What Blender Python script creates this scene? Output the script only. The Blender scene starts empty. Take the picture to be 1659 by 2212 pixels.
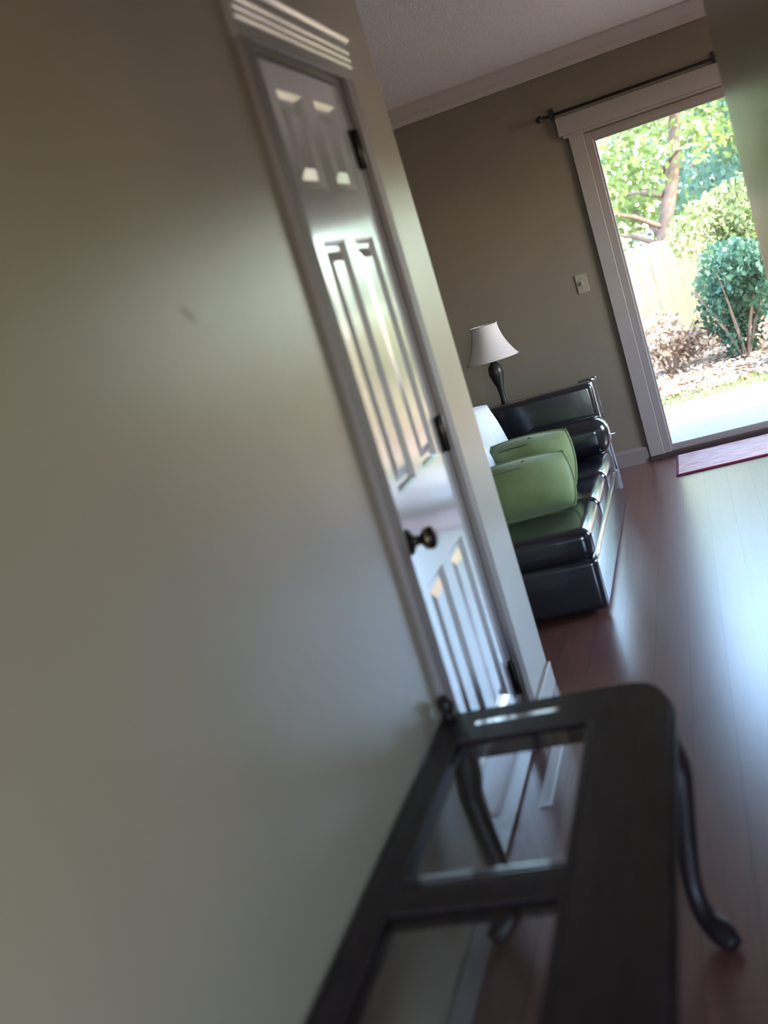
import bpy, bmesh, math, random
from mathutils import Vector, Matrix
random.seed(7)
S = bpy.context.scene
COL = S.collection

# ---------------------------------------------------------------- camera
cam_d = bpy.data.cameras.new('camera')
cam = bpy.data.objects.new('camera', cam_d); COL.objects.link(cam)
Rm = Matrix(((0.9228350838734496, 0.22548927045712597, 0.31229792967772996),
             (0.2513910739663015, 0.2617222139923139, -0.9318283160717058),
             (-0.2918525927627726, 0.938432774156825, 0.18484045143304717)))
cam.matrix_world = Matrix.Translation((0.7625, 0.0, 1.4376)) @ Rm.to_4x4()
cam_d.sensor_fit = 'VERTICAL'; cam_d.sensor_height = 36.0
cam_d.lens = 2300.0 / 2212.0 * 36.0
cam_d.clip_start = 0.02; cam_d.clip_end = 300
cam_d.dof.use_dof = True
cam_d.dof.focus_distance = 6.3
cam_d.dof.aperture_fstop = 1.8
S.camera = cam

# ---------------------------------------------------------------- world, sun, exposure
W = bpy.data.worlds.new('world'); S.world = W; W.use_nodes = True
nt = W.node_tree; bg = nt.nodes['Background']
sky = nt.nodes.new('ShaderNodeTexSky'); sky.sky_type = 'NISHITA'
sky.sun_disc = False; sky.sun_elevation = math.radians(48); sky.sun_rotation = math.radians(110)
sky.altitude = 100; sky.air_density = 1.0; sky.dust_density = 1.5; sky.ozone_density = 1.0
nt.links.new(sky.outputs[0], bg.inputs[0]); bg.inputs[1].default_value = 0.55
sun_d = bpy.data.lights.new('sun', 'SUN'); sun_d.energy = 2.6; sun_d.angle = math.radians(0.6)
sun_d.color = (1.0, 0.93, 0.80)
sun = bpy.data.objects.new('sun', sun_d); COL.objects.link(sun)
sun.rotation_euler = Vector((-0.60, 0.26, -0.76)).to_track_quat('-Z', 'Y').to_euler()
sun.location = (6, 2, 8)
def portal(name, loc, rot, sx, sy):
    d = bpy.data.lights.new(name, 'AREA'); d.shape = 'RECTANGLE'; d.size = sx; d.size_y = sy
    d.cycles.is_portal = True
    o = bpy.data.objects.new(name, d); COL.objects.link(o); o.location = loc; o.rotation_euler = rot
portal('sky_portal_patio', (1.32, 6.98, 1.05), (math.radians(-90), 0, 0), 1.86, 2.0)
portal('sky_portal_back', (1.95, -2.18, 1.5), (math.radians(90), 0, 0), 1.7, 1.2)
portal('sky_portal_side', (3.53, 5.25, 1.5), (0, math.radians(90), 0), 1.2, 1.3)
S.view_settings.view_transform = 'Standard'; S.view_settings.look = 'None'
S.view_settings.gamma = 1.0; S.view_settings.use_curve_mapping = False
S.view_settings.exposure = 2.9

# ---------------------------------------------------------------- helpers
def mat(name, col, rough=0.5, metal=0.0, var=0.0, scale=6.0, bump=0.0, spec=0.5, col2=None, coat=0.0, stretch=None, bscale=None, sheen=0.0):
    m = bpy.data.materials.new(name); m.use_nodes = True
    n = m.node_tree.nodes; l = m.node_tree.links; p = n['Principled BSDF']
    p.inputs['Roughness'].default_value = rough; p.inputs['Metallic'].default_value = metal
    p.inputs['Specular IOR Level'].default_value = spec
    p.inputs['Coat Weight'].default_value = coat; p.inputs['Coat Roughness'].default_value = 0.11
    p.inputs['Sheen Weight'].default_value = sheen
    c = tuple(col) + (1,)
    p.inputs['Base Color'].default_value = c
    tc = n.new('ShaderNodeTexCoord'); mp = n.new('ShaderNodeMapping'); l.new(tc.outputs['Object'], mp.inputs[0])
    if stretch: mp.inputs['Scale'].default_value = stretch
    if var > 0 or col2:
        t = n.new('ShaderNodeTexNoise'); t.inputs['Scale'].default_value = scale; t.inputs['Detail'].default_value = 6
        l.new(mp.outputs[0], t.inputs[0])
        r = n.new('ShaderNodeValToRGB')
        a = tuple(x * (1 - var) for x in col) + (1,)
        b = (tuple(col2) + (1,)) if col2 else tuple(min(1, x * (1 + var)) for x in col) + (1,)
        r.color_ramp.elements[0].position = 0.32; r.color_ramp.elements[1].position = 0.68
        r.color_ramp.elements[0].color = a; r.color_ramp.elements[1].color = b
        l.new(t.outputs[0], r.inputs[0]); l.new(r.outputs[0], p.inputs['Base Color'])
    if bump > 0:
        t2 = n.new('ShaderNodeTexNoise'); t2.inputs['Scale'].default_value = bscale or scale * 8; t2.inputs['Detail'].default_value = 4
        l.new(mp.outputs[0], t2.inputs[0])
        bp = n.new('ShaderNodeBump'); bp.inputs['Strength'].default_value = bump; bp.inputs['Distance'].default_value = 0.01
        l.new(t2.outputs[0], bp.inputs['Height']); l.new(bp.outputs[0], p.inputs['Normal'])
    return m

def glass_mat(name, tint=(1, 1, 1), ior=1.45, rough=0.0):
    m = bpy.data.materials.new(name); m.use_nodes = True
    n = m.node_tree.nodes; l = m.node_tree.links; n.clear()
    o = n.new('ShaderNodeOutputMaterial'); mx = n.new('ShaderNodeMixShader'); f = n.new('ShaderNodeFresnel')
    f.inputs[0].default_value = ior
    t = n.new('ShaderNodeBsdfTransparent'); t.inputs[0].default_value = tuple(tint) + (1,)
    g = n.new('ShaderNodeBsdfGlossy'); g.inputs['Roughness'].default_value = rough
    l.new(f.outputs[0], mx.inputs[0]); l.new(t.outputs[0], mx.inputs[1]); l.new(g.outputs[0], mx.inputs[2]); l.new(mx.outputs[0], o.inputs[0])
    return m

def box(bm, x0, x1, y0, y1, z0, z1, bev=0.0, seg=2):
    r = bmesh.ops.create_cube(bm, size=1.0)
    vs = r['verts']
    for v in vs:
        v.co = Vector((x0 + (v.co.x + .5) * (x1 - x0), y0 + (v.co.y + .5) * (y1 - y0), z0 + (v.co.z + .5) * (z1 - z0)))
    if bev > 0:
        es = list({e for v in vs for e in v.link_edges})
        bmesh.ops.bevel(bm, geom=es, offset=bev, segments=seg, affect='EDGES', profile=0.5)

def obj(name, bm, m, parent=None, smooth=False, loc=None):
    bmesh.ops.recalc_face_normals(bm, faces=bm.faces)
    me = bpy.data.meshes.new(name); bm.to_mesh(me); bm.free()
    if smooth:
        for p in me.polygons: p.use_smooth = True
    if m: me.materials.append(m)
    o = bpy.data.objects.new(name, me); COL.objects.link(o)
    if parent: o.parent = parent
    return o

def boxo(name, dims, m, parent=None, bev=0.0, seg=2, smooth=False):
    bm = bmesh.new(); box(bm, *dims, bev=bev, seg=seg); return obj(name, bm, m, parent, smooth)

def struct(o): o['kind'] = 'structure'; return o

def thing(name, label, cat, loc=(0, 0, 0), group=None):
    o = bpy.data.objects.new(name, None); COL.objects.link(o); o.location = loc
    o.empty_display_size = 0.1
    o['label'] = label; o['category'] = cat
    if group: o['group'] = group
    return o

def rel(o, root):            # mesh made in world coordinates, re-based on its root
    r = root
    off = Vector((0, 0, 0))
    while r: off += r.location; r = r.parent
    o.data.transform(Matrix.Translation(-off)); return o

def lathe(bm, prof, cx=0, cy=0, n=32, axis='z', origin=(0, 0, 0)):
    rings = []
    for r, h in prof:
        ring = []
        for i in range(n):
            a = 2 * math.pi * i / n
            if axis == 'z': co = (cx + r * math.cos(a), cy + r * math.sin(a), h)
            elif axis == 'x': co = (h, cx + r * math.cos(a), cy + r * math.sin(a))
            else: co = (cx + r * math.cos(a), h, cy + r * math.sin(a))
            ring.append(bm.verts.new(co))
        rings.append(ring)
    for a, b in zip(rings, rings[1:]):
        for i in range(n): bm.faces.new((a[i], a[(i + 1) % n], b[(i + 1) % n], b[i]))
    if prof[0][0] > 1e-5: bm.faces.new(rings[0])
    if prof[-1][0] > 1e-5: bm.faces.new(rings[-1])

def tube(bm, pts, rad, n=12):
    pts = [Vector(p) for p in pts]
    if not isinstance(rad, (list, tuple)): rad = [rad] * len(pts)
    rings = []
    up = Vector((0, 0, 1))
    for i, p in enumerate(pts):
        d = (pts[min(i + 1, len(pts) - 1)] - pts[max(i - 1, 0)]).normalized()
        s = d.cross(Vector((0, 1, 0)) if abs(d.y) < .9 else up).normalized(); t = d.cross(s).normalized()
        rings.append([bm.verts.new(p + (s * math.cos(2 * math.pi * k / n) + t * math.sin(2 * math.pi * k / n)) * rad[i]) for k in range(n)])
    for a, b in zip(rings, rings[1:]):
        for k in range(n): bm.faces.new((a[k], a[(k + 1) % n], b[(k + 1) % n], b[k]))
    bm.faces.new(rings[0]); bm.faces.new(rings[-1])

def smoothpath(P, k=5):      # Catmull-Rom through (x,y,z,r)
    out = []
    for i in range(len(P) - 1):
        p0 = P[max(i - 1, 0)]; p1 = P[i]; p2 = P[i + 1]; p3 = P[min(i + 2, len(P) - 1)]
        for j in range(k):
            t = j / k
            out.append([0.5 * (2 * b + (c - a) * t + (2 * a - 5 * b + 4 * c - d) * t * t + (-a + 3 * b - 3 * c + d) * t ** 3) for a, b, c, d in zip(p0, p1, p2, p3)])
    out.append(list(P[-1])); return out

def pillow_bm(Wd, H, T, n=22, pinch=-0.10, seed=0):
    rnd = random.Random(seed); bm = bmesh.new()
    ph = [rnd.uniform(0, 6) for _ in range(4)]
    for sgn in (1, -1):
        g = []
        for i in range(n + 1):
            row = []
            for j in range(n + 1):
                u = -1 + 2 * i / n; v = -1 + 2 * j / n
                x = u * Wd * (1 - pinch * (1 - v * v)); y = v * H * (1 - pinch * (1 - u * u))
                t = T * max(0, (1 - u * u) * (1 - v * v)) ** 0.62
                t *= 1 + 0.05 * math.sin(3 * u + ph[0]) * math.sin(4 * v + ph[1]) + 0.03 * math.sin(9 * u * v + ph[2])
                row.append(bm.verts.new((x, y, sgn * t)))
            g.append(row)
        for i in range(n):
            for j in range(n): bm.faces.new((g[i][j], g[i + 1][j], g[i + 1][j + 1], g[i][j + 1]))
    bmesh.ops.remove_doubles(bm, verts=bm.verts, dist=1e-5)
    return bm

def piping_bm(Wd, H, r=0.006, pinch=-0.10, n=18):
    bm = bmesh.new(); pts = []
    def P(u, v): return (u * Wd * (1 - pinch * (1 - v * v)), v * H * (1 - pinch * (1 - u * u)), 0)
    for k in range(n): pts.append(P(-1 + 2 * k / n, -1))
    for k in range(n): pts.append(P(1, -1 + 2 * k / n))
    for k in range(n): pts.append(P(1 - 2 * k / n, 1))
    for k in range(n + 1): pts.append(P(-1, 1 - 2 * k / n))
    tube(bm, pts, r, 6); return bm

# ---------------------------------------------------------------- materials
M = {}
def wall_mat(name, col, rough):
    m = mat(name, col, rough, var=0.05, scale=2.0, bump=0.12, bscale=160)
    return m
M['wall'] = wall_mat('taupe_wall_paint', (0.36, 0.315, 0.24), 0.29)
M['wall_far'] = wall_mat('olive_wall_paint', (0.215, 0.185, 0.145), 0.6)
M['ceiling'] = mat('ceiling_paint', (0.85, 0.83, 0.79), 0.8, var=0.04, scale=40, bump=0.5, bscale=90)
M['trim'] = mat('trim_paint', (0.34, 0.315, 0.31), 0.42, var=0.03)
M['casing'] = mat('casing_paint_shaded', (0.25, 0.215, 0.215), 0.6, var=0.04)  # white casing paint, darkened in colour for its missing window reflection
M['head'] = mat('door_head_paint', (0.40, 0.38, 0.375), 0.45)
M['door'] = mat('door_gloss_white', (0.62, 0.61, 0.63), 0.15, coat=0.8, spec=0.8, var=0.03, bump=0.05, bscale=60, stretch=(1, 1, .1))
M['bronze'] = mat('dark_bronze', (0.035, 0.028, 0.024), 0.3, metal=0.7)
M['brass'] = mat('worn_brass', (0.55, 0.42, 0.22), 0.3, metal=1)
M['table'] = mat('dark_walnut_gloss', (0.022, 0.014, 0.016), 0.42, spec=0.3, var=0.4, scale=9, stretch=(8, 1, 1), coat=0.05)
M['glint'] = mat('glint_strip_metal', (0.7, 0.72, 0.76), 0.12, metal=1)  # bright metal standing in for glints on the table's bevels
M['leather'] = mat('black_leather', (0.012, 0.014, 0.022), 0.2, var=0.2, bump=0.06, bscale=35, coat=0.6, spec=0.7)
M['chrome'] = mat('chrome', (0.75, 0.76, 0.8), 0.12, metal=1)
M['green'] = mat('green_fabric', (0.22, 0.30, 0.12), 0.85, var=0.08, scale=14, bump=0.3, bscale=300, sheen=0.3)
M['green_d'] = mat('dark_green_thread', (0.035, 0.055, 0.03), 0.8)
M['white_fab'] = mat('white_satin', (0.62, 0.66, 0.76), 0.5, var=0.06, bump=0.2, bscale=30, sheen=0.4)
M['shade'] = mat('lamp_shade_cloth', (0.70, 0.66, 0.68), 0.8, bump=0.1, bscale=200)
M['lampbase'] = mat('lamp_bronze', (0.035, 0.035, 0.032), 0.35, metal=0.3)
M['rod'] = mat('black_iron', (0.015, 0.015, 0.014), 0.5)
M['plate'] = mat('almond_plastic', (0.33, 0.30, 0.25), 0.45)
M['frame'] = mat('patio_frame_paint', (0.30, 0.275, 0.27), 0.45)
M['sill'] = mat('dark_threshold', (0.055, 0.04, 0.042), 0.4)
M['pane'] = glass_mat('pane_glass', (0.96, 0.98, 0.97))
M['tglass'] = glass_mat('table_glass', (0.92, 0.94, 0.95), 1.5)
M['mat'] = mat('mat_pink_glare', (0.50, 0.32, 0.36), 0.85, col2=(0.80, 0.70, 0.74), scale=7, stretch=(1.2, 9, 1))  # pink pile, colour lightened to carry the window glare
M['crown'] = mat('crown_paint', (0.50, 0.47, 0.44), 0.5)
M['mat_b'] = mat('mat_border', (0.16, 0.02, 0.05), 0.9)
M['concrete'] = mat('patio_concrete', (0.125, 0.125, 0.125), 0.9, var=0.08, scale=1.2, bump=0.3, bscale=80)
M['soil'] = mat('soil_litter', (0.12, 0.075, 0.045), 0.95, col2=(0.32, 0.22, 0.14), scale=5, bump=0.8, bscale=12)
M['fence'] = mat('pale_fence_wood', (0.29, 0.225, 0.125), 0.85, var=0.12, scale=3, stretch=(4, 4, .4))
M['trunk'] = mat('tree_bark', (0.20, 0.13, 0.10), 0.9, var=0.3, scale=8, bump=0.6)
M['siding'] = mat('exterior_siding', (0.5, 0.45, 0.38), 0.8)

def leafmat(name, a, b, tr=0.35):
    m = mat(name, a, 0.6, col2=b, scale=1.1, var=0.15)
    n = m.node_tree.nodes; l = m.node_tree.links; p = n['Principled BSDF']; out = n['Material Output']
    t = n.new('ShaderNodeBsdfTranslucent'); mx = n.new('ShaderNodeMixShader'); mx.inputs[0].default_value = tr
    src = p.inputs['Base Color'].links[0].from_socket; l.new(src, t.inputs[0])
    l.new(p.outputs[0], mx.inputs[1]); l.new(t.outputs[0], mx.inputs[2]); l.new(mx.outputs[0], out.inputs[0])
    return m
M['leaf_y'] = leafmat('leaf_yellow_green', (0.15, 0.22, 0.06), (0.28, 0.34, 0.10))
M['leaf_t'] = leafmat('leaf_blue_green', (0.07, 0.16, 0.12), (0.20, 0.34, 0.26))
M['leaf_s'] = leafmat('leaf_shrub', (0.04, 0.11, 0.07), (0.12, 0.22, 0.12))
M['leaf_l'] = leafmat('leaf_lime_shrub', (0.18, 0.23, 0.07), (0.34, 0.34, 0.16))
M['leaf_d'] = mat('dry_leaf', (0.28, 0.18, 0.115), 0.8, col2=(0.55, 0.42, 0.31), scale=4)
M['grass'] = leafmat('grass_blades', (0.10, 0.16, 0.05), (0.22, 0.27, 0.10))

# wood floor
def floor_mat():
    m = bpy.data.materials.new('cherry_wood_floor'); m.use_nodes = True
    n = m.node_tree.nodes; l = m.node_tree.links; p = n['Principled BSDF']
    tc = n.new('ShaderNodeTexCoord'); mp = n.new('ShaderNodeMapping'); mp.inputs['Rotation'].default_value = (0, 0, math.radians(90))
    l.new(tc.outputs['Object'], mp.inputs[0])
    b = n.new('ShaderNodeTexBrick'); b.inputs['Scale'].default_value = 1.0; b.inputs['Brick Width'].default_value = 1.2; b.inputs['Row Height'].default_value = 0.12
    b.inputs['Mortar Size'].default_value = 0.0012; b.inputs['Color1'].default_value = (0.20, 0.075, 0.06, 1); b.inputs['Color2'].default_value = (0.25, 0.10, 0.08, 1)
    b.inputs['Mortar'].default_value = (0.05, 0.02, 0.016, 1)
    l.new(mp.outputs[0], b.inputs[0])
    t = n.new('ShaderNodeTexNoise'); t.inputs['Scale'].default_value = 3; t.inputs['Detail'].default_value = 8
    mp2 = n.new('ShaderNodeMapping'); mp2.inputs['Scale'].default_value = (14, 1, 1); l.new(tc.outputs['Object'], mp2.inputs[0]); l.new(mp2.outputs[0], t.inputs[0])
    mx = n.new('ShaderNodeMix'); mx.data_type = 'RGBA'; mx.blend_type = 'MULTIPLY'; mx.inputs[0].default_value = 0.5
    l.new(b.outputs[0], mx.inputs[6]); l.new(t.outputs[0], mx.inputs[7]); l.new(mx.outputs[2], p.inputs['Base Color'])
    p.inputs['Roughness'].default_value = 0.26; p.inputs['Coat Weight'].default_value = 1.0; p.inputs['Coat Roughness'].default_value = 0.3; p.inputs['Coat IOR'].default_value = 1.7; p.inputs['Coat Tint'].default_value = (1, 1, 1, 1)
    return m
M['floor'] = floor_mat()

# ---------------------------------------------------------------- setting
HC = 2.53
DWX0, DWX1, DWZ = 0.40, 2.24, 2.03          # patio door opening
struct(boxo('floor', (-3.2, 3.5, -2.3, 6.95, -0.12, 0), M['floor']))
struct(boxo('ceiling', (-3.2, 3.5, -2.3, 6.95, HC, HC + 0.15), M['ceiling']))
def wall_holes(name, dims, hole, m, axis='y'):
    x0, x1, y0, y1, z0, z1 = dims; a0, a1, h0, h1 = hole
    bm = bmesh.new()
    if axis == 'y':
        box(bm, x0, a0, y0, y1, z0, z1); box(bm, a1, x1, y0, y1, z0, z1); box(bm, a0, a1, y0, y1, h1, z1)
        if h0 > z0: box(bm, a0, a1, y0, y1, z0, h0)
    else:
        box(bm, x0, x1, y0, a0, z0, z1); box(bm, x0, x1, a1, y1, z0, z1); box(bm, x0, x1, a0, a1, h1, z1)
        if h0 > z0: box(bm, x0, x1, a0, a1, z0, h0)
    return struct(obj(name, bm, m))
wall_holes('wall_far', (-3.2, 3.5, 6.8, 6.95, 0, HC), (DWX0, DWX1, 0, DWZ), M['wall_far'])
wall_holes('wall_back', (-0.12, 3.5, -2.3, -2.16, 0, HC), (1.1, 2.8, 0.9, 2.1), M['wall'])  # unseen window opening, added to bring daylight into the near room
DY0, DY1, DZ = 2.315, 3.02, 2.04              # hall door opening in the left wall
wall_holes('wall_left', (-0.12, 0, -2.16, 3.5, 0, HC), (DY0, DY1, 0, DZ), M['wall'], axis='x')
struct(boxo('wall_partition', (-3.05, -0.12, 3.38, 3.5, 0, HC), M['wall']))
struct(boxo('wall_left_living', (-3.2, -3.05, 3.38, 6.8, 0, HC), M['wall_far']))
struct(boxo('wall_right', (0.985, 1.11, 1.95, 3.5, 0, HC), M['wall'], bev=0.004))
struct(boxo('wall_partition', (1.11, 3.35, 3.38, 3.5, 0, HC), M['wall']))
wall_holes('wall_right_outer', (3.35, 3.5, -2.16, 6.8, 0, HC), (4.6, 5.9, 0.9, 2.1), M['wall'], axis='x')  # unseen side window opening, added to brighten the living room
# closet behind the hall door
bm = bmesh.new(); box(bm, -0.9, -0.12, 2.2, 2.3, 0, HC); box(bm, -0.9, -0.8, 2.3, 3.38, 0, HC)
struct(obj('wall_closet', bm, M['wall']))

# crown moulding on the far wall: sloped profile with a cove and a bead
def prism_x(name, prof, x0, x1, m):
    bm = bmesh.new(); a = [bm.verts.new((x0, y, z)) for y, z in prof]; b = [bm.verts.new((x1, y, z)) for y, z in prof]
    n = len(prof)
    for i in range(n): bm.faces.new((a[i], a[(i + 1) % n], b[(i + 1) % n], b[i]))
    bm.faces.new(a); bm.faces.new(b); return obj(name, bm, m)
Y = 6.8
struct(prism_x('trim_crown', [(Y, HC), (Y - .085, HC), (Y - .085, HC - .012), (Y - .07, HC - .03), (Y - .045, HC - .06), (Y - .022, HC - .078), (Y - .018, HC - .092), (Y - .012, HC - .105), (Y, HC - .105)], -3.05, 3.35, M['crown']))
struct(prism_x('baseboard_far', [(Y, 0), (Y - .016, 0), (Y - .016, .085), (Y - .008, .1), (Y, .105)], -3.05, 0.29, M['casing']))
struct(boxo('baseboard_left', (0, 0.013, 3.10, 3.5, 0, 0.085), M['wall'], bev=0.003))
struct(boxo('baseboard_left', (0, 0.013, -2.1, 2.235, 0, 0.085), M['casing'], bev=0.003))

# patio door casing and header
bm = bmesh.new()
box(bm, 0.295, 0.385, Y - .022, Y, 0, 2.06, bev=.004)
box(bm, 2.255, 2.345, Y - .022, Y, 0, 2.06, bev=.004)
struct(obj('trim_1', bm, M['trim']))
bm = bmesh.new()
box(bm, 0.245, 2.39, Y - .035, Y, 2.055, 2.165, bev=.004)
box(bm, 0.265, 2.37, Y - .027, Y, 2.038, 2.055, bev=.003)
struct(obj('trim_2', bm, M['trim']))

# patio door: frame, fixed pane, sliding pane
pd = bpy.data.objects.new('door_2', None); COL.objects.link(pd); pd['kind'] = 'structure'
bm = bmesh.new()
F0 = Y - .012
box(bm, 0.385, 0.43, F0, Y + .13, 0.03, 2.03, bev=.003); box(bm, 2.21, 2.255, F0, Y + .13, 0.03, 2.03, bev=.003)
box(bm, 0.43, 2.21, F0, Y + .13, 1.99, 2.03, bev=.003)
box(bm, 0.43, 2.21, F0 - .004, F0, 2.008, 2.014); box(bm, 0.43, 2.21, F0 - .004, F0, 2.022, 2.028)
obj('door_frame', bm, M['frame'], pd)
boxo('threshold', (0.29, 2.30, Y - .03, Y + .15, 0, 0.032), M['sill'], pd, bev=.004)
for i, (a, b, yy) in enumerate(((0.43, 1.36, Y + .03), (1.29, 2.21, Y + .08))):
    bm = bmesh.new()
    s = 0.012 if i == 0 else 0.06
    box(bm, a, a + s, yy - .018, yy + .018, .032, 1.99); box(bm, b - .07, b, yy - .018, yy + .018, .032, 1.99)
    box(bm, a + s, b - .07, yy - .018, yy + .018, 1.975, 1.99); box(bm, a + s, b - .07, yy - .018, yy + .018, .032, .07)
    sash = obj('sash', bm, M['frame'], pd)
    boxo('pane', (a + s, b - .07, yy - .003, yy + .003, .07, 1.975), M['pane'], sash)

# hall door: six panels, glossy white
hd = bpy.data.objects.new('door_1', None); COL.objects.link(hd); hd['kind'] = 'structure'
XS = -0.004                                  # face of the slab
cols = [(2.445, 2.625), (2.715, 2.895)]
rows = [(0.235, 0.745), (0.985, 1.615), (1.735, 1.965)]
s0, s1, z0, z1 = DY0 + .004, DY1 - .035, 0.012, DZ - .012
ys = [s0, cols[0][0], cols[0][1], cols[1][0], cols[1][1], s1]
zs = [z0, rows[0][0], rows[0][1], rows[1][0], rows[1][1], rows[2][0], rows[2][1], z1]
bm = bmesh.new()
for i in range(5):
    for j in range(7):
        if i in (1, 3) and j in (1, 3, 5): continue
        q = [(ys[i], zs[j]), (ys[i + 1], zs[j]), (ys[i + 1], zs[j + 1]), (ys[i], zs[j + 1])]
        bm.faces.new([bm.verts.new((XS, a, b)) for a, b in q])
bmesh.ops.remove_doubles(bm, verts=bm.verts, dist=1e-5)
# sides and back
v = [bm.verts.new((x, a, b)) for x in (XS, XS - .036) for a, b in ((s0, z0), (s1, z0), (s1, z1), (s0, z1))]
bm.faces.new(v[4:8])
for k in range(4): bm.faces.new((v[k], v[(k + 1) % 4], v[4 + (k + 1) % 4], v[4 + k]))
obj('slab', bm, M['door'], hd)
for (a, b) in cols:
    for (c, d) in rows:
        bm = bmesh.new(); loops = []
        for ins, dx in ((0, 0), (.006, -.004), (.014, -.011), (.026, -.011), (.052, -.003), (.056, -.003)):
            loops.append([bm.verts.new((XS + dx, yy, zz)) for yy, zz in ((a + ins, c + ins), (b - ins, c + ins), (b - ins, d - ins), (a + ins, d - ins))])
        for A, B in zip(loops, loops[1:]):
            for k in range(4): bm.faces.new((A[k], A[(k + 1) % 4], B[(k + 1) % 4], B[k]))
        bm.faces.new(loops[-1])
        obj('panel', bm, M['door'], hd)
# hinges
for hz in (1.855, 1.03, 0.25):
    bm = bmesh.new()
    box(bm, XS - .002, XS + .004, s1 - .030, s1 + .028, hz - .052, hz + .052)
    h = obj('hinge', bm, M['bronze'], hd)
    bm = bmesh.new(); lathe(bm, [(0.0001, hz - .056), (.008, hz - .054), (.011, hz - .05), (.011, hz + .05), (.008, hz + .054), (0.0001, hz + .056)], XS + .010, s1 + .005, 14)
    obj('hinge_pin', bm, M['bronze'], h, smooth=True)
# knob
kz, ky = 0.875, 2.395
bm = bmesh.new(); lathe(bm, [(.033, XS), (.033, XS + .004), (.028, XS + .010), (.014, XS + .014), (.011, XS + .03), (.015, XS + .036), (.026, XS + .044), (.029, XS + .054), (.027, XS + .064), (.018, XS + .071), (.0001, XS + .073)], ky, kz, 28, axis='x')
kn = obj('knob', bm, M['bronze'], hd, smooth=True)
bm = bmesh.new(); lathe(bm, [(.0302, XS + .052), (.0305, XS + .054), (.0302, XS + .056)], ky, kz, 28, axis='x'); obj('knob_ring', bm, M['brass'], kn)
# jambs, casing, head with stepped cornice
bm = bmesh.new()
box(bm, -0.12, 0.0, DY1 - .033, DY1, 0, DZ); box(bm, -0.12, -.045, DY0, DY0 + .012, 0, DZ); box(bm, -0.12, 0, DY0 + .012, DY1 - .033, DZ - .01, DZ)
obj('jamb', bm, M['casing'], hd)
bm = bmesh.new(); box(bm, 0, .02, DY0 - .075, DY0, 0, DZ + .01, bev=.004)
struct(obj('trim_3', bm, M['casing']))
bm = bmesh.new(); box(bm, 0, .02, DY1, DY1 + .075, 0, DZ + .01, bev=.004)
struct(obj('trim_4', bm, M['casing']))
bm = bmesh.new()
E0, E1 = DY0 - .076, DY1 + .080
box(bm, 0, .019, E0, E1, DZ + .008, 2.150, bev=.002)
for zz, w in ((2.084, .005), (2.100, .006), (2.118, .006)):
    pass
struct(obj('trim_5', bm, M['head']))
for k, (zz, w, hh) in enumerate(((2.080, .007, .010), (2.098, .008, .010), (2.118, .009, .011), (2.150, .016, .016))):
    bm = bmesh.new(); v = []
    for y in (E0 - .002, E1 + w):
        v.append([bm.verts.new((x, y, z)) for x, z in ((.017, zz), (.019 + w * .55, zz + .0015), (.019 + w, zz + hh * .55), (.019 + w, zz + hh), (.017, zz + hh))])
    for i in range(5): bm.faces.new((v[0][i], v[0][(i + 1) % 5], v[1][(i + 1) % 5], v[1][i]))
    bm.faces.new(v[0]); bm.faces.new(v[1])
    obj('bead', bm, M['door'], bpy.data.objects['trim_5'])
bm = bmesh.new(); plate_pts = [(1.598, 1.523), (1.612, 1.512), (1.628, 1.501), (1.640, 1.497), (1.632, 1.506), (1.615, 1.518), (1.602, 1.526)]
bm.faces.new([bm.verts.new((.0008, a, b)) for a, b in plate_pts]); obj('scuff_mark', bm, M['casing'], bpy.data.objects['wall_left'])
bm = bmesh.new(); box(bm, .055, .090, 2.64, 3.08, 0, .010, bev=.002); struct(obj('floor_strip', bm, mat('white_strip', (.75, .75, .78), .3)))  # plain white strip lying on the floor along the door base

# ---------------------------------------------------------------- dark table with glass panes
TZ = 0.49
tb = thing('side_table', 'dark walnut side table with two glass panes in its top, against the left wall', 'table', (0.27, 1.5, 0))
TX0, TX1, TYN, TYF = 0.012, 0.53, 0.79, 2.23
def plate(bm, outline, z0, z1, inset=0.0):
    a = [bm.verts.new((x, y, z0)) for x, y in outline]; b = [bm.verts.new((x, y, z1)) for x, y in outline]; n = len(a)
    for i in range(n): bm.faces.new((a[i], a[(i + 1) % n], b[(i + 1) % n], b[i]))
    bm.faces.new(a); bm.faces.new(b)
def corner(cx, cy, rx, ry, a0, a1, n=8):
    return [(cx + rx * math.cos(math.radians(a0 + (a1 - a0) * i / n)), cy + ry * math.sin(math.radians(a0 + (a1 - a0) * i / n))) for i in range(n + 1)]
def frame_pieces(bm, ox, z0, z1, far, near):
    # far rail with rounded outer corner, near rail, side rails, cross rail
    plate(bm, [(TX0, 2.07), (TX1 + ox, 2.07)] + corner(TX1 + ox - .085, TYF + ox - .16, .085, .16, 0, 90) + [(TX0, TYF + ox)], z0, z1)
    plate(bm, [(TX0, TYN - ox)] + corner(TX1 + ox - .085, TYN - ox + .16, .085, .16, -90, 0) + [(TX1 + ox, .96), (TX0, .96)], z0, z1)
    box(bm, TX0, .068, .96, 2.07, z0, z1); box(bm, .368, TX1 + ox, .96, 2.07, z0, z1)
    box(bm, .068, .368, 1.46, 1.545, z0, z1)
bm = bmesh.new(); frame_pieces(bm, 0, TZ - .022, TZ, 0, 0)
top = rel(obj('top_frame', bm, M['table'], tb), tb)
bm = bmesh.new(); frame_pieces(bm, .008, TZ - .034, TZ - .022, 0, 0)
rel(obj('edge_moulding', bm, M['table'], tb), tb)
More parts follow.
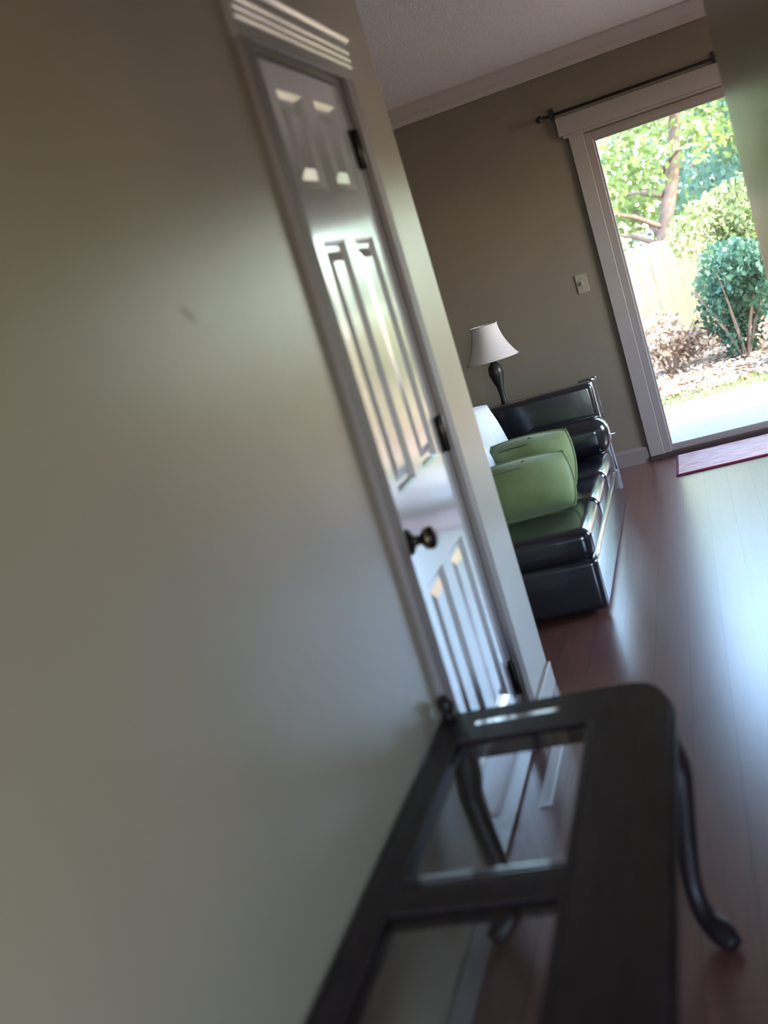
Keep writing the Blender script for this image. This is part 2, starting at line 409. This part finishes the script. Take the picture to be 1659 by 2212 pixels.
# metal strips added for the highlights on rail and glass bevels; beads round the panes
def wedge(x0, x1, ylo, yhi, rise, m):
    bm = bmesh.new(); plate(bm, [(x0, yhi), (x1, yhi), (x1, ylo), (x0, ylo)], TZ, TZ + .0008)
    for v in bm.verts:
        if v.co.z > TZ + .0005 and v.co.y < (ylo + yhi) / 2: v.co.z = TZ + rise
    rel(obj('bead', bm, M[m], tb), tb)
wedge(.100, .290, 2.165, 2.140, .0035, 'glint')
wedge(.110, .362, 1.560, 1.538, .0040, 'glint')
for (a, b) in ((1.545, 2.07), (.96, 1.46)):
    bm = bmesh.new()
    box(bm, .064, .372, b - .006, b + .006, TZ - .002, TZ + .004, bev=.002); box(bm, .064, .372, a - .006, a + .006, TZ - .002, TZ + .004, bev=.002)
    box(bm, .062, .074, a, b, TZ - .002, TZ + .004, bev=.002); box(bm, .362, .374, a, b, TZ - .002, TZ + .004, bev=.002)
    bd = rel(obj('bead', bm, M['table'], tb), tb)
    bm = bmesh.new()
    # bevelled glass: flat field with sloping borders
    L = []
    for ins, dz in ((0, 0), (.018, .004)):
        L.append([bm.verts.new((x, y, TZ - .006 + dz)) for x, y in ((.072 + ins, a + .004 + ins), (.364 - ins, a + .004 + ins), (.364 - ins, b - .004 - ins), (.072 + ins, b - .004 - ins))])
    for k in range(4): bm.faces.new((L[0][k], L[0][(k + 1) % 4], L[1][(k + 1) % 4], L[1][k]))
    bm.faces.new(L[1])
    rel(obj('glass_pane', bm, M['tglass'], tb), tb)
# aprons
for dims in ((TX0 + .03, TX1 - .06, 2.15, 2.168, TZ - .085, TZ - .034), (TX0 + .03, TX1 - .06, .85, .868, TZ - .085, TZ - .034),
             (TX0 + .012, TX0 + .028, .90, 2.12, TZ - .085, TZ - .034), (TX1 - .045, TX1 - .029, .90, 2.12, TZ - .085, TZ - .034)):
    rel(boxo('apron', dims, M['table'], tb, bev=.003), tb)
def leg(sx, cx, cy, fy):
    P = [(0, 0, TZ - .034, .028), (.004, 0, TZ - .09, .031), (.014, 0, TZ - .14, .027), (.010, fy * .15, .30, .025), (-.004, fy * .3, .20, .022), (-.012, fy * .5, .115, .020), (-.002, fy * .8, .058, .021), (.028, fy * 1.1, .030, .027), (.050, fy * 1.35, .018, .018)]
    path = smoothpath([(cx + sx * p[0], cy + p[1], p[2], p[3]) for p in P])
    bm = bmesh.new(); tube(bm, [p[:3] for p in path], [p[3] for p in path], 14)
    rel(obj('leg', bm, M['table'], tb, smooth=True), tb)
leg(1, .500, 2.08, -.10); leg(-1, .070, 2.10, -.04); leg(1, .500, .93, .05); leg(-1, .070, .93, .05)
bm = bmesh.new(); lathe(bm, [(.012, TZ), (.016, TZ + .006), (.011, TZ + .013), (.017, TZ + .026), (.019, TZ + .038), (.014, TZ + .05), (.0001, TZ + .056)], .028, 2.205, 18)
rel(obj('corner_finial', bm, M['table'], tb, smooth=True), tb)

# ---------------------------------------------------------------- sofa
SX = 0.18; SY0, SY1 = 4.12, 5.95; SZ = 0.36
sf = thing('leather_sofa', 'long black glossy leather sofa with chrome trim, seen end-on beyond the wall end', 'sofa', (-0.3, 5.0, 0))
def sp(name, dims, bev, m='leather', parent=sf, seg=4, smooth=True):
    return rel(boxo(name, dims, M[m], parent, bev=bev, seg=seg, smooth=smooth), parent)
sp('base', (-.78, SX - .002, SY0, SY1, .012, .235), .03)
L3 = (SY1 - .3 - SY0) / 3
for k in range(3):
    sp('seat_cushion', (-.60, SX, SY0 + k * L3 + .004, SY0 + (k + 1) * L3 - .004, .225, SZ), .045, seg=5)
sp('backrest', (-.92, -.66, SY0, SY1, .10, .80), .07)
for k in range(3):
    sp('back_cushion', (-.72, -.50, SY0 + k * L3 + .006, SY0 + (k + 1) * L3 - .006, SZ, .78), .07)
sp('armrest', (-.62, .172, 5.66, 5.80, .10, .725), .028)
sp('arm_cushion', (-.26, .215, 5.44, 5.645, SZ + .01, .565), .075, seg=6)
bm = bmesh.new()
box(bm, .09, .190, 5.800, 5.830, .712, .734, bev=.006); box(bm, .174, .183, 5.795, 5.82, .10, .725, bev=.003)
rel(obj('chrome_frame', bm, M['chrome'], sf), sf)
rel(boxo('chrome_rail', (SX - .012, SX + .004, SY0 - .004, SY0 + .05, .228, .240), M['chrome'], sf, bev=.003), sf)
rel(boxo('chrome_rail', (.195, .240, 5.52, 5.54, .455, .461), M['chrome'], sf, bev=.001), sf)
for lx in (-.72, .10):
    for ly in (SY0 + .12, SY1 - .12):
        bm = bmesh.new(); lathe(bm, [(.02, 0), (.022, .01), (.022, .035)], lx, ly, 14); rel(obj('foot', bm, M['chrome'], sf, smooth=True), sf)

# ---------------------------------------------------------------- cushions
def cushion(name, label, loc, rx, rz, Wd, H, T, m, seed, group=None, trimmed=True, ry=0):
    t = thing(name, label, 'cushion', loc, group)
    t.rotation_euler = (math.radians(rx), math.radians(ry), math.radians(rz))
    obj('cover', pillow_bm(Wd, H, T, seed=seed), M[m], t, smooth=True)
    if trimmed:
        obj('piping', piping_bm(Wd, H, .0055), M[m], t, smooth=True)
        bm = bmesh.new(); pts = []
        def zt(u, v): return T * max(0, (1 - u * u) * (1 - v * v)) ** .62 * 1.05
        for k in range(25):
            u = -.8 + 1.6 * k / 24; v = .66
            pts.append((u * Wd, v * H, zt(u, v) + .001))
        tube(bm, pts, .0025, 6); obj('seam', bm, M['green_d'], t)
        bm = bmesh.new(); bmesh.ops.create_uvsphere(bm, u_segments=12, v_segments=8, radius=.011)
        for v in bm.verts: v.co.z *= .5; v.co += Vector((.12 * Wd, .86 * H, zt(.12, .86) + .003))
        obj('button', bm, M['green_d'], t, smooth=True)
    return t
cushion('throw_pillow', 'green throw pillow nearest the camera, in front of the other green one', (-.105, 4.56, SZ + .125), 72, 4, .195, .12, .14, 'green', 1, 'green throw pillows on the sofa')
cushion('throw_pillow', 'green throw pillow behind the nearer green one, next to the black arm cushion', (-.110, 4.92, SZ + .150), 70, -4, .185, .13, .125, 'green', 2, 'green throw pillows on the sofa')
cushion('throw_pillow', 'pale blue-white satin pillow farther back against the sofa back', (-.365, 5.12, SZ + .23), 78, 66, .20, .21, .07, 'white_fab', 3, None, False)
cushion('throw_pillow', 'small greyish white pillow wedged left of the green pillows', (-.350, 4.745, SZ + .215), 74, 62, .14, .15, .06, 'white_fab', 5, None, False)

# ---------------------------------------------------------------- lamp on end table
et = thing('end_table', 'small dark end table in the far corner behind the sofa, under the lamp', 'table', (-.42, 6.3, 0))
rel(boxo('tabletop', (-.67, -.19, 6.06, 6.54, .53, .555), M['table'], et, bev=.005), et)
rel(boxo('shelf', (-.65, -.21, 6.08, 6.52, .18, .20), M['table'], et, bev=.003), et)
for lx in (-.65, -.24):
    for ly in (6.08, 6.49): rel(boxo('leg', (lx, lx + .035, ly, ly + .035, 0, .53), M['table'], et, bev=.003), et)
lp = thing('table_lamp', 'table lamp with a flared white bell shade and dark turned base', 'lamp', (-.415, 6.3, .555))
bm = bmesh.new()
lathe(bm, [(.075, 0), (.078, .012), (.06, .024), (.025, .038), (.018, .07), (.022, .10), (.017, .14), (.020, .20), (.034, .245), (.046, .29), (.040, .33), (.02, .355), (.012, .38), (.010, .43)], 0, 0, 28)
obj('base', bm, M['lampbase'], lp, smooth=True)
bm = bmesh.new(); prof = []
for i in range(13):
    t = i / 12; prof.append((.082 + (.158 - .082) * (1 - t) ** 1.9, .375 + .205 * t))
n = 40
rings = [[bm.verts.new((r * math.cos(2 * math.pi * k / n), r * math.sin(2 * math.pi * k / n), h)) for k in range(n)] for r, h in prof]
for a, b in zip(rings, rings[1:]):
    for k in range(n): bm.faces.new((a[k], a[(k + 1) % n], b[(k + 1) % n], b[k]))
sh = obj('shade', bm, M['shade'], lp, smooth=True)
md = sh.modifiers.new('thick', 'SOLIDIFY'); md.thickness = .003
for hz, r in ((.376, .158), (.579, .082)):
    bm = bmesh.new(); tube(bm, [(r * math.cos(2 * math.pi * k / 32), r * math.sin(2 * math.pi * k / 32), hz) for k in range(33)], .0035, 6)
    obj('shade_trim', bm, M['shade'], sh, smooth=True)
bm = bmesh.new()
for k in range(3):
    a = 2 * math.pi * k / 3; tube(bm, [(0, 0, .565), (.08 * math.cos(a), .08 * math.sin(a), .572)], .002, 6)
tube(bm, [(0, 0, .43), (0, 0, .57)], .003, 6)
obj('harp', bm, M['lampbase'], lp)

# ---------------------------------------------------------------- curtain rod, switch, mat
cr = thing('curtain_rod', 'thin black curtain rod along the header above the patio door', 'curtain rod', (1.3, 6.74, 2.19))
def rodz(x): return 2.178
bm = bmesh.new(); tube(bm, [(.20, 6.735, 2.185), (2.42, 6.735, 2.185)], .0085, 12); rel(obj('rod', bm, M['rod'], cr, smooth=True), cr)
for x, s in ((.20, -1), (2.42, 1)):
    bm = bmesh.new(); lathe(bm, [(.012, x), (.016, x + s * .006), (.009, x + s * .014), (.021, x + s * .026), (.023, x + s * .038), (.014, x + s * .052), (.0001, x + s * .060)], 6.735, 2.185, 18, axis='x')
    rel(obj('finial', bm, M['rod'], cr, smooth=True), cr)
for x in (.235, 1.19, 2.37):
    bm = bmesh.new(); box(bm, x - .008, x + .008, 6.735, 6.80, 2.172, 2.184); box(bm, x - .014, x + .014, 6.790, 6.80, 2.167, 2.23); lathe(bm, [(.014, x - .012), (.014, x + .012)], 6.735, 2.185, 14, axis='x')
    rel(obj('bracket', bm, M['rod'], cr), cr)
sw = thing('light_switch', 'almond light switch plate on the far wall left of the patio door', 'light switch', (.157, 6.8, 1.19))
rel(boxo('plate', (.122, .192, 6.794, 6.80, 1.132, 1.247), M['plate'], sw, bev=.002), sw)
rel(boxo('toggle', (.150, .164, 6.780, 6.794, 1.180, 1.202), M['plate'], sw, bev=.002), sw)
for zz in (1.158, 1.222):
    bm = bmesh.new(); lathe(bm, [(.004, 6.792), (.004, 6.7945)], .157, zz, 10, axis='y'); rel(obj('screw', bm, M['chrome'], sw), sw)
dm = thing('door_mat', 'pinkish streaked door mat with dark red edge in front of the patio door', 'mat', (1.1, 6.45, 0))
rel(boxo('pile', (.462, 1.70, 6.215, 6.72, 0, .012), M['mat'], dm, bev=.003), dm)
bm = bmesh.new(); box(bm, .448, 1.715, 6.198, 6.215, 0, .011, bev=.003); box(bm, .448, 1.715, 6.72, 6.735, 0, .011, bev=.003); box(bm, .448, .462, 6.215, 6.72, 0, .011, bev=.003); box(bm, 1.70, 1.715, 6.215, 6.72, 0, .011, bev=.003)
rel(obj('border', bm, M['mat_b'], dm), dm)

# ---------------------------------------------------------------- outside
struct(boxo('trim_exterior', (-3.6, 3.9, 6.95, 7.25, 2.62, 2.70), M['siding']))
struct(boxo('patio', (-4, 8, 6.95, 9.05, -.25, -.06), M['concrete'], bev=.01))
bm = bmesh.new()
nx, ny = 60, 60; g = []
for i in range(nx + 1):
    row = []
    for j in range(ny + 1):
        x = -14 + 34 * i / nx; y = 9.0 + 30 * j / ny
        z = -.10 + .04 * math.sin(x * 1.7) * math.sin(y * 1.3) + (0 if y < 14 else (y - 14) * .03)
        row.append(bm.verts.new((x, y, z)))
    g.append(row)
for i in range(nx):
    for j in range(ny): bm.faces.new((g[i][j], g[i + 1][j], g[i + 1][j + 1], g[i][j + 1]))
struct(obj('ground', bm, M['soil'], smooth=True))
def gz(x, y): return -.10 + .04 * math.sin(x * 1.7) * math.sin(y * 1.3) + (0 if y < 14 else (y - 14) * .03)

def quads(name, pts, m, parent=None):
    vs = []; fs = []
    for (c, d1, d2) in pts:
        b = len(vs); vs += [c - d1, c - d2 * .6, c + d1, c + d2 * .6]; fs.append((b, b + 1, b + 2, b + 3))
    me = bpy.data.meshes.new(name); me.from_pydata([tuple(v) for v in vs], [], fs); me.materials.append(m)
    o = bpy.data.objects.new(name, me); COL.objects.link(o)
    if parent: o.parent = parent
    return o
def rv():
    while True:
        v = Vector((random.uniform(-1, 1), random.uniform(-1, 1), random.uniform(-1, 1)))
        if .05 < v.length < 1: return v.normalized()
def leaf_at(c, s):
    d = rv(); e = d.cross(rv()).normalized(); return (c, d * s, e * s)
# grass strip
pts = []
for _ in range(9000):
    x = random.uniform(-2, 5); y = random.uniform(9.05, 9.75); h = random.uniform(.02, .05)
    c = Vector((x, y, gz(x, y) + h * .5)); a = random.uniform(0, 6.28)
    pts.append((c, Vector((random.uniform(-.3, .3) * h, random.uniform(-.3, .3) * h, h * .6)), Vector((math.cos(a), math.sin(a), 0)) * .008))
o = quads('lawn_grass', pts, M['grass']); o['kind'] = 'stuff'; o['label'] = 'strip of short green grass along the far edge of the concrete patio'; o['category'] = 'grass'
# fallen leaves
pts = []
for _ in range(14000):
    x = random.uniform(-2.5, 6); y = random.uniform(9.6, 12.4)
    c = Vector((x, y, gz(x, y) + random.uniform(.005, .05)))
    d = Vector((random.uniform(-1, 1), random.uniform(-1, 1), random.uniform(-.4, .4))).normalized(); e = d.cross(Vector((random.uniform(-.4, .4), random.uniform(-.4, .4), 1))).normalized()
    s = random.uniform(.02, .04); pts.append((c, d * s, e * s))
o = quads('fallen_leaves', pts, M['leaf_d']); o['kind'] = 'stuff'; o['label'] = 'bed of dry tan fallen leaves behind the grass strip'; o['category'] = 'leaves'
# fence
fn = thing('wooden_fence', 'pale sunlit wooden board fence at the back of the yard', 'fence', (1, 12.2, -.1))
bw = .14
bm = bmesh.new(); box(bm, -bw / 2 + .003, bw / 2 - .003, -.010, .010, 0, 1.29, bev=.003, seg=1)
me0 = bpy.data.meshes.new('board'); bm.to_mesh(me0); bm.free(); me0.materials.append(M['fence'])
for k in range(52):
    b = bpy.data.objects.new('board', me0); COL.objects.link(b); b.parent = fn; b.location = (-4 + k * bw, random.uniform(-.004, .004), random.uniform(-.01, .01))
for zz in (.3, 1.0): rel(boxo('rail', (-3.1, 4.2, 12.215, 12.26, zz - .1, zz - .02), M['fence'], fn), fn)
for k in range(4): rel(boxo('post', (-3 + k * 2.3, -2.91 + k * 2.3, 12.262, 12.35, -.15, 1.2), M['fence'], fn), fn)
# low shrubs
def shrub(label, c, r, n, m, s=.035, group=None):
    t = thing('leafy_shrub', label, 'shrub', (c[0], c[1], gz(c[0], c[1])), group)
    pts = []
    bl = [Vector((0, 0, 0))] + [rv() * random.uniform(.45, .85) for _ in range(11)]
    for _ in range(n):
        b = random.choice(bl); v = b + rv() * (random.uniform(.2, 1) ** .5) * .42; q = Vector((v.x * r[0], v.y * r[1], v.z * r[2] + r[2] * 1.05))
        q += Vector((math.sin(q.z * 9), math.sin(q.x * 11), math.sin(q.y * 8))) * .06
        if q.z < .02: q.z = .02
        pts.append(leaf_at(q, random.uniform(.6, 1.3) * s))
    f = quads('foliage', pts, M[m], t); f['kind'] = 'stuff'
    bm = bmesh.new()
    for k in range(7):
        a = k * .9; tube(bm, smoothpts((0, 0, -.05), (r[0] * .7 * math.cos(a), r[1] * .7 * math.sin(a), r[2] * 1.4)), [.018, .014, .009, .004], 6)
    obj('stems', bm, M['trunk'], t)
def smoothpts(a, b):
    a = Vector(a); b = Vector(b); return [a, a.lerp(b, .33) + Vector((0, 0, .06)), a.lerp(b, .66) + Vector((0, 0, .05)), b]
shrub('dark blue-green leafy shrub on the right in front of the fence', (1.12, 10.75), (.62, .5, .60), 5200, 'leaf_s')
shrub('lime green shrub with pale leaf tips behind the dark shrub', (1.65, 11.45), (1.0, .42, .90), 8000, 'leaf_l')
shrub('low dry tan brush in front of the fence, left of the dark shrub', (.42, 10.95), (.42, .35, .32), 1800, 'leaf_d', .03, 'dry brush by the fence')
shrub('low dry tan brush at the right, in front of the dark shrub', (1.55, 10.05), (.42, .28, .27), 1800, 'leaf_d', .03, 'dry brush by the fence')
# trees
def tree(label, x, y, H, r, m, n, ls, lean=0.0, tr=.09, cz=.6, group='trees beyond the yard fence'):
    t = thing('leafy_tree', label, 'tree', (x, y, gz(x, y)), group)
    bm = bmesh.new()
    P = smoothpath([(0, 0, -.1, tr * 1.3), (lean * .25, 0, H * .25, tr), (lean * .7, .1, H * .5, tr * .75), (lean, 0, H * .8, tr * .35)])
    tube(bm, [p[:3] for p in P], [p[3] for p in P], 10)
    brs = []
    for k in range(12):
        hh = H * random.uniform(.18, .75); a = random.uniform(0, 6.28); L = r * random.uniform(.5, .9)
        b0 = Vector((lean * hh / H, 0, hh)); b1 = b0 + Vector((math.cos(a) * L, math.sin(a) * L, L * random.uniform(.1, .5)))
        tube(bm, smoothpts(b0, b1), [tr * .4, tr * .3, tr * .2, tr * .08], 6); brs.append(b1)
    obj('trunk', bm, M['trunk'], t, smooth=True)
    # leaf clusters at branch tips and through the crown
    cl = brs + [Vector((lean * .6 + random.uniform(-r, r) * .85, random.uniform(-r, r) * .7, H * random.uniform(cz - .42, cz + .35))) for _ in range(26)]
    pts = []
    for _ in range(n):
        c = random.choice(cl); v = rv() * random.random() ** .6 * r * .33
        pts.append(leaf_at(c + Vector((v.x, v.y, v.z * .6)), random.uniform(.6, 1.3) * ls))
    f = quads('foliage', pts, M[m], t); f['kind'] = 'stuff'
tree('yellow-green tree with a pinkish leaning trunk, left beyond the fence', .35, 14.2, 4.6, 1.7, 'leaf_y', 9000, .055, .9, .10, .55)
tree('blue-green tree standing beyond the fence at the right', 2.9, 15.5, 5.4, 2.0, 'leaf_t', 10000, .06, -.5, .11, .5)
tree('bright yellow-green tree in the gap between the first two trees', 1.7, 17.5, 5.5, 2.2, 'leaf_y', 9000, .06, .2, .1, .5)
tree('tall hazy blue-green tree far behind the others at left', -.9, 20.5, 7, 3.0, 'leaf_t', 10000, .08, .5, .14, .45)
tree('tall hazy blue-green tree far behind the others at right', 3.0, 22, 7.5, 3.2, 'leaf_t', 10000, .08, -.4, .14, .45)
